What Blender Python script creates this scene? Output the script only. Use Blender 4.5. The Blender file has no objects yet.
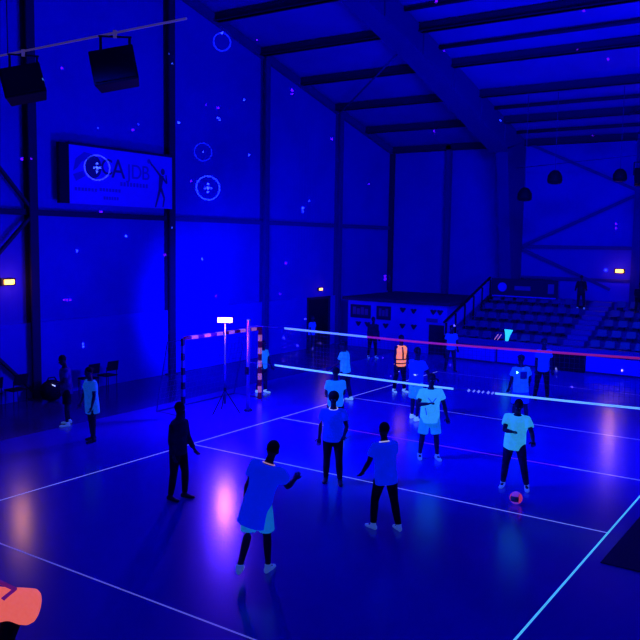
import bpy, bmesh, math, random
from mathutils import Vector, Matrix
random.seed(7)
SC = bpy.context.scene
COL = SC.collection
R = math.radians

# ------------------------------------------------------------------ camera
cd = bpy.data.cameras.new('camera')
cam = bpy.data.objects.new('camera', cd); COL.objects.link(cam)
rr = Vector((0.82755654, 0.56116782, 0.0155194)); uu = Vector((-0.06954166, 0.07504296, 0.99475249)); ff = Vector((-0.55705846, 0.82429317, -0.10112684))
M = Matrix((rr, uu, -ff)).transposed().to_4x4(); M.translation = Vector((11.954, -15.942, 4.5697))
cam.matrix_world = M
cd.sensor_width = 36; cd.lens = 36*787.46/640; cd.clip_end = 200
SC.camera = cam
# ------------------------------------------------------------------ view, world
SC.view_settings.view_transform = 'Standard'; SC.view_settings.look = 'None'
SC.view_settings.exposure = 0; SC.view_settings.gamma = 1
SC.view_settings.use_curve_mapping = False
wd = bpy.data.worlds.new('world'); SC.world = wd; wd.use_nodes = True
wd.node_tree.nodes['Background'].inputs[0].default_value = (0.0, 0.0, 1, 1)
wd.node_tree.nodes['Background'].inputs[1].default_value = 0.06
# ------------------------------------------------------------------ ultraviolet stand lamp and added fill lights
BLUE = (0.0, 0.04, 1.0)
def area(name, loc, target, size, power, col=BLUE, spread=180):
    l = bpy.data.lights.new(name, 'AREA'); l.energy = power; l.color = col; l.shape = 'RECTANGLE'
    l.size, l.size_y = size; l.spread = R(spread)
    o = bpy.data.objects.new(name, l); COL.objects.link(o); o.location = loc
    o.rotation_euler = (Vector(target)-Vector(loc)).to_track_quat('-Z', 'Y').to_euler(); return o
def point(name, loc, power, col, rad=.1):
    l = bpy.data.lights.new(name, 'POINT'); l.energy = power; l.color = col; l.shadow_soft_size = rad
    o = bpy.data.objects.new(name, l); COL.objects.link(o); o.location = loc; return o
def spot(name, loc, target, power, col, size, blend=.5, rad=.15):
    l = bpy.data.lights.new(name, 'SPOT'); l.energy = power; l.color = col; l.spot_size = R(size); l.spot_blend = blend; l.shadow_soft_size = rad
    o = bpy.data.objects.new(name, l); COL.objects.link(o); o.location = loc
    o.rotation_euler = (Vector(target)-Vector(loc)).to_track_quat('-Z', 'Y').to_euler(); return o
area('fill_area_light', (11.5, 1.5, 3.2), (9.0, 4.5, 14), (4, 3), 2600)  # added uplight out of view, brightens the roof
area('fill_area_light', (9, -9, 8), (-7, 2, 7), (4, 1), 25, spread=120)  # unseen fill added for the gable wall
area('fill_area_light', (5.5, 3.5, 8.5), (-1.0, 17, 2.2), (3, .6), 360, spread=100)  # extra unseen fill for the back wall, cabin and tribune
spot('wall_glow_fill', (-1.8, .05, 2.5), (-7, 5.9, 2.0), 4500, (0, .003, 1), 75, 1.0)  # added spot, puts the hazy glow on the wall behind the lamp
point('stand_lamp_light', (-1.35, -.62, 2.46), 760, (0, .015, 1), .14)
point('stand_lamp_glow', (-1.35, -.62, 2.5), 70, (1, .10, .45), .14)
spot('fill_spot_light', (13.5, 1.5, 7.0), (6.4, 1.8, 0), 4300, BLUE, 56, .9)  # unseen fill from the right, lifts the mid court floor
spot('fill_spot_light', (-1.0, -8.5, 8.5), (3.8, 1.6, 0), 8500, BLUE, 58, .9)  # second added fill, brightens the floor around the net

# ------------------------------------------------------------------ helpers
def mat(name, col, rough=.6, spec=.4, emit=None, es=0, noise=0, nscale=6, bump=0, bscale=20, metal=0):
    m = bpy.data.materials.new(name); m.use_nodes = True; nt = m.node_tree; b = nt.nodes['Principled BSDF']
    b.inputs['Base Color'].default_value = (*col, 1); b.inputs['Roughness'].default_value = rough
    b.inputs['Specular IOR Level'].default_value = spec; b.inputs['Metallic'].default_value = metal
    tc = nt.nodes.new('ShaderNodeTexCoord')
    nz = nt.nodes.new('ShaderNodeTexNoise'); nz.inputs['Scale'].default_value = nscale; nz.inputs['Detail'].default_value = 4
    nt.links.new(tc.outputs['Object'], nz.inputs['Vector'])
    if noise:
        mx = nt.nodes.new('ShaderNodeMixRGB'); mx.blend_type = 'MULTIPLY'; mx.inputs[0].default_value = noise
        mx.inputs[1].default_value = (*col, 1); nt.links.new(nz.outputs['Color'], mx.inputs[2])
        rp = nt.nodes.new('ShaderNodeValToRGB'); rp.color_ramp.elements[0].position = .3; rp.color_ramp.elements[1].position = .65
        nt.links.new(nz.outputs['Fac'], rp.inputs[0]); nt.links.new(rp.outputs[0], mx.inputs[2])
        nt.links.new(mx.outputs[0], b.inputs['Base Color'])
    if bump:
        nb = nt.nodes.new('ShaderNodeTexNoise'); nb.inputs['Scale'].default_value = bscale
        nt.links.new(tc.outputs['Object'], nb.inputs['Vector'])
        bp = nt.nodes.new('ShaderNodeBump'); bp.inputs['Strength'].default_value = bump; bp.inputs['Distance'].default_value = .05
        nt.links.new(nb.outputs['Fac'], bp.inputs['Height']); nt.links.new(bp.outputs[0], b.inputs['Normal'])
    if emit:
        b.inputs['Emission Color'].default_value = (*emit, 1); b.inputs['Emission Strength'].default_value = es
    return m
def ribbed(m, axis, scale, strength):
    nt = m.node_tree; b = nt.nodes['Principled BSDF']
    tc = nt.nodes.new('ShaderNodeTexCoord'); wv = nt.nodes.new('ShaderNodeTexWave'); wv.wave_type = 'BANDS'; wv.bands_direction = axis
    wv.inputs['Scale'].default_value = scale; nt.links.new(tc.outputs['Object'], wv.inputs['Vector'])
    bp = nt.nodes.new('ShaderNodeBump'); bp.inputs['Strength'].default_value = strength; bp.inputs['Distance'].default_value = .04
    nt.links.new(wv.outputs['Fac'], bp.inputs['Height']); nt.links.new(bp.outputs[0], b.inputs['Normal'])

class MB:
    def __init__(s): s.bm = bmesh.new(); s.mi = 0
    def box(s, x0, x1, y0, y1, z0, z1, bev=0):
        vs = [s.bm.verts.new((x, y, z)) for x in (x0, x1) for y in (y0, y1) for z in (z0, z1)]
        for f in ((0,1,3,2), (4,6,7,5), (0,4,5,1), (2,3,7,6), (0,2,6,4), (1,5,7,3)):
            fc = s.bm.faces.new([vs[i] for i in f]); fc.material_index = s.mi
        return s
    def beam(s, a, b, w, h=None, up=(0, 0, 1)):
        h = h or w; a = Vector(a); b = Vector(b); d = (b-a).normalized(); up = Vector(up)
        if abs(d.dot(up)) > .99: up = Vector((0, 1, 0))
        x = d.cross(up).normalized(); y = x.cross(d)
        vs = [s.bm.verts.new(p + x*sx*w/2 + y*sy*h/2) for p in (a, b) for sx, sy in ((-1,-1), (1,-1), (1,1), (-1,1))]
        for f in ((3,2,1,0), (4,5,6,7), (0,1,5,4), (1,2,6,5), (2,3,7,6), (3,0,4,7)):
            fc = s.bm.faces.new([vs[i] for i in f]); fc.material_index = s.mi
        return s
    def rings(s, rs, n=12, cap=True):
        """rs: list of (centre, xvec, yvec) ellipse rings"""
        R_ = []
        for c, xv, yv in rs:
            R_.append([s.bm.verts.new(Vector(c) + Vector(xv)*math.cos(2*math.pi*k/n) + Vector(yv)*math.sin(2*math.pi*k/n)) for k in range(n)])
        for A, B in zip(R_, R_[1:]):
            for k in range(n):
                f = s.bm.faces.new((A[k], A[(k+1) % n], B[(k+1) % n], B[k])); f.material_index = s.mi; f.smooth = True
        if cap:
            f = s.bm.faces.new(R_[0][::-1]); f.material_index = s.mi; f = s.bm.faces.new(R_[-1]); f.material_index = s.mi
        return s
    def tube(s, pts, rad, n=10, ref=(0, 0, 1), flat=1.0):
        pts = [Vector(p) for p in pts]
        rad = rad if isinstance(rad, (list, tuple)) else [rad]*len(pts)
        rs = []
        for i, p in enumerate(pts):
            d = (pts[min(i+1, len(pts)-1)]-pts[max(i-1, 0)]).normalized()
            r_ = Vector(ref)
            if abs(d.dot(r_)) > .95: r_ = Vector((0, 1, 0)) if abs(d.y) < .9 else Vector((1, 0, 0))
            x = d.cross(r_).normalized(); y = d.cross(x)
            rs.append((p, x*rad[i], y*rad[i]*flat))
        return s.rings(rs, n)
    def ell(s, c, x, y, z, n=12, m=8):
        c = Vector(c); x = Vector(x); y = Vector(y); z = Vector(z); rs = []
        for i in range(m+1):
            t = -math.pi/2 + math.pi*(i+.001 if i == 0 else i-.001 if i == m else i)/m
            k = max(math.cos(t), .02); rs.append((c + z*math.sin(t), x*k, y*k))
        return s.rings(rs, n)
    def poly(s, pts, thick, axis):
        """extruded polygon; pts 3-D, extruded along vector axis*thick"""
        a = [s.bm.verts.new(p) for p in pts]; off = Vector(axis)*thick
        b = [s.bm.verts.new(Vector(p)+off) for p in pts]; n = len(a)
        f = s.bm.faces.new(a); f.material_index = s.mi; f = s.bm.faces.new(b[::-1]); f.material_index = s.mi
        for k in range(n):
            f = s.bm.faces.new((a[k], b[k], b[(k+1) % n], a[(k+1) % n])); f.material_index = s.mi
        return s
    def mesh(s, name):
        bmesh.ops.recalc_face_normals(s.bm, faces=s.bm.faces)
        me = bpy.data.meshes.new(name); s.bm.to_mesh(me); s.bm.free(); return me
    def build(s, name, mats, parent=None, bevel=0, remesh=0, smooth=2):
        me = s.mesh(name)
        mats = mats if isinstance(mats, (list, tuple)) else [mats]
        if remesh:
            o = bpy.data.objects.new(name, me); COL.objects.link(o)
            md = o.modifiers.new('r', 'REMESH'); md.mode = 'VOXEL'; md.voxel_size = remesh; md.use_smooth_shade = True
            if smooth:
                sm = o.modifiers.new('s', 'SMOOTH'); sm.iterations = smooth; sm.factor = .5
            bpy.context.view_layer.update()
            dg = bpy.context.evaluated_depsgraph_get()
            me2 = bpy.data.meshes.new_from_object(o.evaluated_get(dg))
            bpy.data.objects.remove(o); bpy.data.meshes.remove(me); me = me2; me.name = name
        o = bpy.data.objects.new(name, me); COL.objects.link(o)
        for m in mats: me.materials.append(m)
        if parent: o.parent = parent
        if bevel:
            b = o.modifiers.new('bevel', 'BEVEL'); b.width = bevel; b.segments = 2; b.limit_method = 'ANGLE'
        return o
def tag(o, label=None, cat=None, group=None, kind=None):
    if label: o['label'] = label
    if cat: o['category'] = cat
    if group: o['group'] = group
    if kind: o['kind'] = kind
    return o
def empty(name, loc, rz=0):
    o = bpy.data.objects.new(name, None); COL.objects.link(o); o.location = loc; o.rotation_euler.z = rz
    o.empty_display_size = .1; return o
def copy_tree(o, parent=None):
    c = o.copy(); COL.objects.link(c)
    if parent: c.parent = parent
    for ch in list(o.children): copy_tree(ch, c)
    return c
def text(body, name, m, parent, loc, rot, size, ext=.004):
    cu = bpy.data.curves.new(name, 'FONT'); cu.body = body; cu.size = size; cu.extrude = ext; cu.align_x = 'CENTER'; cu.align_y = 'CENTER'
    t = bpy.data.objects.new(name, cu); COL.objects.link(t); bpy.context.view_layer.update()
    me = bpy.data.meshes.new_from_object(t.evaluated_get(bpy.context.evaluated_depsgraph_get())); bpy.data.objects.remove(t)
    o = bpy.data.objects.new(name, me); COL.objects.link(o); me.materials.clear(); me.materials.append(m)
    o.location = loc; o.rotation_euler = rot
    if parent: o.parent = parent
    return o

# ------------------------------------------------------------------ materials
WALL = mat('wall_paint', (.008, .005, .62), .85, .04, noise=.12, nscale=.6); ribbed(WALL, 'Y', 1.6, .12)
WALLB = mat('wall_paint_back', (.008, .005, .56), .85, .04, noise=.12, nscale=.6); ribbed(WALLB, 'X', 1.6, .12)
WAIN = mat('lower_wall_paint', (.008, .005, .68), .8, .06, noise=.08, nscale=1)
ROOF = mat('roof_sheet', (.025, .006, .56), .6, .3, noise=.2, nscale=.4); ribbed(ROOF, 'X', 1.2, .1)
STEEL = mat('dark_steel', (.004, .003, .08), .6, .08)
STEELM = mat('rafter_steel', (.006, .004, .24), .7, .06)
STEELD = mat('black_steel', (.003, .002, .03), .6, .1)
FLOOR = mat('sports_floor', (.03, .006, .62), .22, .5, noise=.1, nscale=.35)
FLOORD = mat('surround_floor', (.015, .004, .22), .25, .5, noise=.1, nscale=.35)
MATDK = mat('dark_rubber_mat', (.003, .003, .08), .6, .1)
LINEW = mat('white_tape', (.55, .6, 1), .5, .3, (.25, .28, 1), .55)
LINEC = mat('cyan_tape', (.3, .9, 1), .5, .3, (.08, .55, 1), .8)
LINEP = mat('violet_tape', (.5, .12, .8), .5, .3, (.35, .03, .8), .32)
LINEF = mat('dimmed_tape', (.15, .08, .8), .5, .3, (.06, .03, .6), .2)  # lower glow stands in for the weaker ultraviolet at the far end
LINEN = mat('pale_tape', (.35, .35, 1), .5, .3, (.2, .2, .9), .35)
BLACK = mat('black_plastic', (.002, .002, .02), .6, .08)
BLACKM = mat('black_mesh_grille', (.002, .002, .025), .7, .08, bump=.4, bscale=90)

# ------------------------------------------------------------------ building
SL = .252; RY = -2.0
def zr(y): return 9.04 + SL*(18.1-y) if y >= RY else 9.04 + SL*(18.1-RY) - SL*(RY-y)
def struct(o, label=None): tag(o, label, None, None, 'structure'); return o
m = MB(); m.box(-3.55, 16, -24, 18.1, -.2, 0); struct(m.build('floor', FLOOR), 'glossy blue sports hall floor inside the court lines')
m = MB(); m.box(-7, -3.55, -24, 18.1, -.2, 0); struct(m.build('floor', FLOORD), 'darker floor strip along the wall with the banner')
m = MB(); m.poly([(-7.12, -22, -.2), (-7.12, 18.2, -.2), (-7.12, 18.2, zr(18.2)), (-7.12, RY, zr(RY)), (-7.12, -22, zr(-22))], .12, (1, 0, 0))
struct(m.build('wall_left', WALL))
m = MB(); m.box(-7, 16, 18.1, 18.25, -.2, 9.3); struct(m.build('wall_back', WALLB))
m = MB(); m.poly([(-7.2, 18.3, zr(18.3)), (-7.2, RY, zr(RY)), (-7.2, -22, zr(-22)), (-7.2, -22, zr(-22)+.12), (-7.2, RY, zr(RY)+.12), (-7.2, 18.3, zr(18.3)+.12)], 23.2, (1, 0, 0))
struct(m.build('ceiling', ROOF))
m = MB(); m.box(-7, -6.93, -22, 11.0, 0, 2.15); struct(m.build('trim_1', WAIN), 'pale lower wall panelling below the banner')
m = MB(); m.box(-7, -6.93, 12.75, 18.1, 0, 2.15); struct(m.build('trim_2', WAIN), 'pale lower wall panelling beyond the open door')
ORD = ['first', 'second', 'third', 'fourth', 'fifth', 'sixth', 'seventh', 'eighth']
# steel columns of the gable wall
for y in (-7.5, -2.35, 2.95, 8.0, 13.2):
    m = MB(); zt = zr(y)-.05
    m.box(-6.99, -6.97+.02, y-.13, y+.13, 0, zt); m.box(-6.76, -6.72, y-.13, y+.13, 0, zt); m.box(-6.95, -6.76, y-.03, y+.03, 0, zt)
    m.box(-7+.01, -6.68, y-.19, y+.19, 0, .03)
    struct(m.build('steel_column', STEELM if y > 5 else STEEL), 'vertical steel column against the gable wall')
m = MB(); m.box(-6.99, -6.78, 17.9, 18.09, 0, zr(18)-.05); struct(m.build('steel_column', STEEL), 'steel column in the far corner')
for x in (-3.9,): 
    m = MB(); m.box(x-.12, x+.12, 18.06, 18.1, 0, 9); m.box(x-.12, x+.12, 17.86, 17.9, 0, 9); m.box(x-.03, x+.03, 17.9, 18.06, 0, 9)
    struct(m.build('steel_column', STEELM), 'slim steel column on the back wall')
m = MB(); m.box(4.4, 4.75, 17.8, 18.09, 0, 9); struct(m.build('steel_column', STEELM), 'steel column behind the right tribune')
# portal frame: tapering column and rafter
m = MB(); m.poly([(-.8, 18.08, 0), (-.8, 18.08, 9.0), (-.8, 15.9, 8.5), (-.8, 17.4, 0)], .5, (1, 0, 0))
struct(m.build('portal_column', STEELM), 'deep tapering portal column on the back wall')
m = MB(); m.poly([(-.8, 18.08, zr(18.08)-.04), (-.8, RY, zr(RY)-.04), (-.8, RY, zr(RY)-1.2), (-.8, 8, zr(8)-1.0), (-.8, 15.6, zr(15.6)-1.3)], .5, (1, 0, 0))
for yy in (15.5, 13, 10.5, 8, 5.4, 2.8): m.beam((-.28, yy, zr(yy)-.05), (-.28, yy, zr(yy)-.95), .05, .05)
struct(m.build('portal_rafter', STEELM), 'deep sloping roof rafter running towards the back wall')
m = MB(); m.poly([(-.95, 15.6, zr(15.6)-1.3), (-.95, 8, zr(8)-1.0), (-.95, RY, zr(RY)-1.2), (-.95, RY, zr(RY)-1.24), (-.95, 8, zr(8)-1.04), (-.95, 15.6, zr(15.6)-1.34)], .8, (1, 0, 0))
struct(m.build('rafter_flange', STEELM), 'bottom flange of the roof rafter')
for k in range(8):
    y = 17.95-2.55*k; z = zr(y)
    od = ORD[k]
    m = MB(); m.box(-6.95, -.81, y-.09, y+.09, z-.30, z-.03); m.box(-6.95, -.81, y-.16, y+.16, z-.30, z-.27); struct(m.build('roof_purlin', STEEL), 'roof purlin left of the rafter, %s from the back wall' % od)
    m = MB(); m.box(-.28, 15.5, y-.09, y+.09, z-.30, z-.03); m.box(-.28, 15.5, y-.16, y+.16, z-.30, z-.27); struct(m.build('roof_purlin', STEEL), 'roof purlin right of the rafter, %s from the back wall' % od)
    if k in (0, 1, 3, 4, 5):
        y -= 1.1; z = zr(y); m = MB(); m.tube([(-.28, y, z-.12), (15.5, y, z-.12)], .07, 8); struct(m.build('roof_tube', STEEL), 'thin roof tube just before the %s purlin from the back wall' % od)
# roof bracing diagonals
for (a, b) in (((4.6, 15.3), (9.5, 10.4)), ((-6.5, 12.8), (-1, 8.2))):
    m = MB(); m.tube([(a[0], a[1], zr(a[1])-.36), (b[0], b[1], zr(b[1])-.36)], .035, 8); struct(m.build('roof_brace', STEELM), 'thin diagonal brace under the roof')
# sloping edge member of the gable wall
m = MB(); m.poly([(-6.99, 18.0, zr(18)-.04), (-6.99, RY, zr(RY)-.04), (-6.99, RY, zr(RY)-.34), (-6.99, 18.0, zr(18)-.34)], .16, (1, 0, 0)); struct(m.build('gable_rafter', STEELM), 'sloping edge beam on top of the gable wall')
# girts
ys = [-7.5, -2.35, 2.95, 8.0, 13.2, 17.95]
for a, b in zip(ys, ys[1:]):
    m = MB(); m.box(-6.98, -6.86, a+.14, b-.14, 5.12, 5.28); struct(m.build('wall_girt', STEEL if b < 3 else STEELM), 'horizontal steel rail on the gable wall')
m = MB(); m.box(-.28, 4.4, 17.95, 18.09, 4.35, 4.5); struct(m.build('wall_girt', STEELM), 'horizontal steel rail on the back wall')
m = MB(); m.box(4.75, 12, 17.95, 18.09, 4.35, 4.5); struct(m.build('wall_girt', STEELM), 'horizontal steel rail on the back wall')
m = MB(); m.box(-.28, 4.4, 17.95, 18.09, 3.02, 3.14); struct(m.build('wall_girt', STEELM), 'low steel rail above the tribune wall panel')
# wall bracing
for a, b in (((-2.4, 5.3), (-7.4, 10.8)), ((-2.4, 5.1), (-7.4, .1)), ((-2.4, .2), (-7.4, 5.1))):
    m = MB(); m.beam((-6.8, a[0], a[1]), (-6.8, b[0], b[1]), .07, .12, up=(1, 0, 0)); struct(m.build('wall_brace', STEEL), 'diagonal brace on the gable wall')
for a, b in (((-.2, 8.9), (4.5, 6.75)), ((-.2, 4.45), (4.5, 6.6)), ((-.2, 4.3), (3.6, 2.7))):
    m = MB(); m.beam((a[0], 17.9, a[1]), (b[0], 17.9, b[1]), .12, .07, up=(0, 1, 0)); struct(m.build('wall_brace', STEELM), 'diagonal brace on the back wall')
# door opening in the gable wall, dark recess
m = MB(); m.box(-6.97, -6.9, 11.0, 11.1, 0, 2.15); m.box(-6.97, -6.9, 12.65, 12.75, 0, 2.15); m.box(-6.97, -6.9, 11.0, 12.75, 2.05, 2.15); df = struct(m.build('door_1', STEEL), 'dark doorway in the gable wall')
m = MB(); m.box(-6.985, -6.95, 11.1, 12.65, 0, 2.05); m.build('door_panel', STEELD, df)
m = MB(); m.tube([(-6.91, 11.22, 1.0), (-6.91, 11.36, 1.0)], .012); m.build('door_handle', STEELM, df)

# ------------------------------------------------------------------ court lines
def line(name, x0, x1, y0, y1, mt, label):
    m = MB(); m.box(x0, x1, y0, y1, .0005, .003); return tag(m.build(name, mt), label, 'court line', 'glowing court lines')
W = .013
line('court_line', -W, W, -9.2, 9.2, LINEW, 'long left sideline passing in front of the goal')
line('court_line', 9-W*1.1, 9+W*1.1, -9.2, 9.2, LINEC, 'bright cyan right sideline in the lower right corner')
line('court_line', W, 9-W, -9.2-W, -9.2+W, LINEN, 'near end line crossing the lower left corner')
line('court_line', W, 9-W, -3.29-W, -3.29+W, LINEW, 'attack line in front of the net on the near side')
line('court_line', W, 1.87, -W, W, LINEW, 'white left piece of the centre line')
line('court_line', 1.87, 7.2, -W, W, LINEP, 'violet middle piece of the centre line')
line('court_line', 7.2, 9-W, -W, W, LINEW, 'white right piece of the centre line')
line('court_line', W, 9-W, 3.37-W, 3.37+W, LINEN, 'attack line beyond the net')
line('court_line', W, 9-W, 9.2-W, 9.2+W, LINEF, 'faint far end line before the tribune')
m = MB(); m.poly([(9.22, -4.58, 0), (12.5, -4.58, 0), (12.5, 1.5, 0), (9.3, 1.5, 0)], .015, (0, 0, 1)); tag(m.build('floor_mat', MATDK), 'dark floor mat beside the right sideline', 'mat')

# ------------------------------------------------------------------ banner on the gable wall
BANW = mat('banner_vinyl', (.04, .012, .98), .5, .3)
BANK = mat('banner_dark_print', (.01, .005, .2), .5, .3)
BANF = mat('banner_faint_print', (.02, .008, .58), .5, .3)
bn = empty('wall_banner', (-6.72, .80, 6.33)); tag(bn, 'wide white sponsor banner with a leaping player, hung high on the gable wall', 'banner')
m = MB(); m.box(-.02, .02, -1.98, 2.1, -.83, .83); m.build('banner_sheet', BANW, bn)
m = MB(); m.box(-.1, .03, -2.32, -1.99, -.83, .86); m.build('side_shadow', STEELD, bn)  # black box standing in for the shadow beside the banner
m = MB(); m.box(-.1, .05, -2.0, 2.12, .83, .90); m.build('top_rail', STEEL, bn)
for yy in (-1.9, 0, 2.0):
    m = MB(); m.box(-.45, -.02, yy-.03, yy+.03, .6, .66); m.build('bracket', STEEL, bn)
m = MB(); m.poly([(.022, .30*math.cos(t)-1.12, .30*math.sin(t)*1.1+.27) for t in [k*math.pi/12 for k in range(24)]], .006, (1, 0, 0)); m.build('round_logo', BANK, bn)
m = MB(); pts = [(-1.85, .1), (-1.75, .45), (-1.45, .66), (-1.1, .62), (-1.3, .5), (-1.55, .38), (-1.7, .2)]
m.poly([(.022, a, b) for a, b in pts], .004, (1, 0, 0))
m.poly([(.022, a, b) for a, b in [(-1.85, .0), (-1.5, .12), (-1.42, -.02), (-1.75, -.18)]], .004, (1, 0, 0)); m.build('swoosh', BANF, bn)
for ch, yy, zz, sz, mt in (('C', -.62, .28, .66, BANK), ('A', -.18, .25, .80, BANK), ('J', .25, .22, .62, BANF), ('D', .55, .22, .62, BANF), ('B', .93, .22, .62, BANF)):
    text(ch, 'letter', mt, bn, (.028, yy, zz), (R(90), 0, R(90)), sz)
m = MB()
for k in range(9): m.box(.022, .026, -.1+.13*k, -.02+.13*k, -.22, -.10)
m.build('small_lettering', BANF, bn)
m = MB()
for k in range(7): m.box(.022, .026, -1.8+.12*k, -1.72+.12*k, -.45, -.36)
m.build('small_lettering', BANF, bn); m = MB()
for k in range(7): m.box(.022, .026, -.9+.12*k, -.82+.12*k, -.42, -.33)
m.build('small_lettering', BANF, bn); m = MB()
for k in range(6): m.box(.022, .026, -.75+.1*k, -.68+.1*k, -.66, -.57)
m.build('small_lettering', BANF, bn)
m = MB()
def limb(p, q, w):
    d = Vector((0, q[0]-p[0], q[1]-p[1])).normalized(); n = Vector((0, -d.z, d.y))*w/2
    P_ = Vector((.022, *p)); Q_ = Vector((.022, *q)); m.poly([P_-n, Q_-n*.6, Q_+n*.6, P_+n], .006, (1, 0, 0))
for p, q, w in (((1.62, .22), (1.55, -.25), .2), ((1.6, .18), (1.22, .52), .08), ((1.22, .5), (1.08, .66), .06), ((1.66, .16), (1.85, -.02), .08), ((1.85, -.02), (1.82, .25), .06), ((1.56, -.2), (1.42, -.6), .11), ((1.42, -.6), (1.35, -.8), .07), ((1.6, -.2), (1.74, -.5), .11), ((1.74, -.5), (1.68, -.78), .07)): limb(p, q, w)
m.poly([(.022, 1.68+.085*math.cos(t), .34+.1*math.sin(t)) for t in [k*math.pi/8 for k in range(16)]], .006, (1, 0, 0))
m.build('player_print', BANK, bn)
m = MB(); m.poly([(.022, .93+.07*math.cos(t)-.0+.15, .62+.07*math.sin(t)) for t in [k*math.pi/8 for k in range(16)]], .006, (1, 0, 0)); m.build('ball_print', BANF, bn)

# ------------------------------------------------------------------ hanging bar and hall speakers (upper left)
bar = empty('lighting_bar', (0, -5.0, 8.55)); tag(bar, 'long thin metal bar hung under the roof, carrying the black speakers', 'bar')
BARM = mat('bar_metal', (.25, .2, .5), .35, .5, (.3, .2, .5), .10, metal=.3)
m = MB(); m.tube([(-6.0, 0, 0), (1.5, 0, 0.02)], .022); m.build('tube', BARM, bar)
for xx in (-3.9, 1.2):
    m = MB(); m.tube([(xx, 0, .03), (xx, 0, zr(-5)-8.6)], .012, 6); m.build('suspension_cable', STEEL, bar)
def hall_speaker(loc, rx, ry, rz, label):
    s = empty('hanging_speaker', loc, rz); tag(s, label, 'speaker', 'black speakers on the bar')
    m = MB(); m.poly([(-.44, -.2, -.36), (.44, -.2, -.36), (.38, .2, -.36), (-.38, .2, -.36)], .72, (0, 0, 1)); cb_ = m.build('cabinet', BLACK, s, bevel=.02); cb_.rotation_euler = (rx, ry, 0)
    m = MB(); m.box(-.40, .40, -.23, -.202, -.32, .32); gr_ = m.build('grille', BLACKM, cb_, bevel=.01)
    m = MB(); m.beam((-.28, 0, .2), (-.28, 0, .62), .05, .03); m.beam((.28, 0, .2), (.28, 0, .62), .05, .03); m.beam((-.32, 0, .62), (.32, 0, .62), .05, .03); m.build('yoke', STEELD, s)
    m = MB(); m.beam((0, 0, .60), (0, 0, .74), .07, .07); m.build('clamp', BARM, s)
    return s
hall_speaker((-.42, -5.0, 7.87), R(-14), R(-12), R(40), 'black box speaker with its yoke hung below the lighting bar')
hall_speaker((-3.35, -5.0, 7.85), R(-20), R(-14), R(50), 'black box speaker cut by the left picture edge')
m = MB(); m.tube([(-.3, 17, 7.75), (8, 12.5, 7.75)], .015, 6); tag(m.build('support_cable', STEELM), 'thin cable spanned between the pendant lamps', 'cable')
def pendant(x, y, z, r, label):
    s = empty('pendant_lamp', (x, y, z)); tag(s, label, 'lamp', 'dark pendant hall lamps')
    pr = [(.0, .18), (.35, .2), (.6, .1), (.95, -.35), (1.0, -.75)]
    m = MB(); m.rings([((0, 0, h*r), (max(a, .05)*r, 0, 0), (0, max(a, .05)*r, 0)) for a, h in [(.2, 1.0), (.45, .9), (.7, .65), (.95, .2), (1.0, -.35), (.93, -.7)]], 18); m.build('bell_shade', BLACK, s)
    m = MB(); m.rings([((0, 0, h*r), (a*r, 0, 0), (0, a*r, 0)) for a, h in [(.9, -.70), (.75, -.82), (.3, -.9)]], 18); m.build('lens', STEELD, s)
    m = MB(); m.tube([(0, 0, r), (0, 0, zr(y)-z-.3)], .012, 6); m.build('suspension_rod', STEELM, s)
pendant(2.66, 13, 6.97, .27, 'round dark pendant lamp hanging alone before the braced wall')
pendant(1.55, 13, 6.37, .27, 'dark pendant lamp hanging in front of the portal column')
pendant(4.95, 13, 6.97, .24, 'small dark pendant lamp next to the boxy projectors')
def projector(x, y, z, s_, label, a):
    s = empty('hall_projector', (x, y, z), a); tag(s, label, 'projector', 'dark projectors at the right edge')
    m = MB(); m.poly([(-.3*s_, -.25*s_, -.28*s_), (.3*s_, -.25*s_, -.28*s_), (.3*s_, .12*s_, .28*s_), (-.3*s_, .12*s_, .28*s_)], .3*s_, (0, .9, -.3)); m.build('housing', BLACK, s, bevel=.02)
    m = MB(); m.beam((-.34*s_, 0, 0), (-.34*s_, 0, .45*s_), .04, .03); m.beam((.34*s_, 0, 0), (.34*s_, 0, .45*s_), .04, .03); m.beam((-.34*s_, 0, .45*s_), (.34*s_, 0, .45*s_), .04, .03); m.build('bracket', STEELD, s)
    m = MB(); m.tube([(0, 0, .45*s_), (0, 0, zr(y)-z-.3)], .012, 6); m.build('suspension_rod', STEELM, s)
projector(5.75, 13, 6.95, 1.0, 'upper boxy black projector at the right picture edge', .3)
projector(6.1, 13.9, 6.5, 1.0, 'lower boxy black projector at the right picture edge', .2)

# ------------------------------------------------------------------ emergency lamps
ORE = mat('orange_lamp_glow', (1, .6, .2), .5, .3, (1, .42, .08), 3)
def emlamp(x, y, z, nx, ny, label, power, sz=1.0):
    s = empty('wall_lamp', (x, y, z)); s.rotation_euler.z = math.atan2(ny, nx); tag(s, label, 'lamp', 'orange emergency lamps')
    m = MB(); m.box(0, .06, -.22*sz, .22*sz, -.1*sz, .1*sz); m.build('housing', STEELD, s, bevel=.01)
    m = MB(); m.box(.06, .11, -.15*sz, .15*sz, -.065*sz, .065*sz); m.build('diffuser', ORE, s, bevel=.015)
    l = point('emergency_light', (x+nx*.4, y+ny*.4, z), power, (1, .36, .06), .07)
emlamp(-6.99, -3.05, 3.31, 1, 0, 'orange emergency lamp at the far left beside the braced bay', 30)
emlamp(-6.99, 12.0, 2.47, 1, 0, 'small orange emergency lamp above the dark doorway', 5, .7)
emlamp(3.92, 18.08, 3.48, 0, -1, 'orange emergency lamp on the back wall above the tribune', 30)

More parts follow.
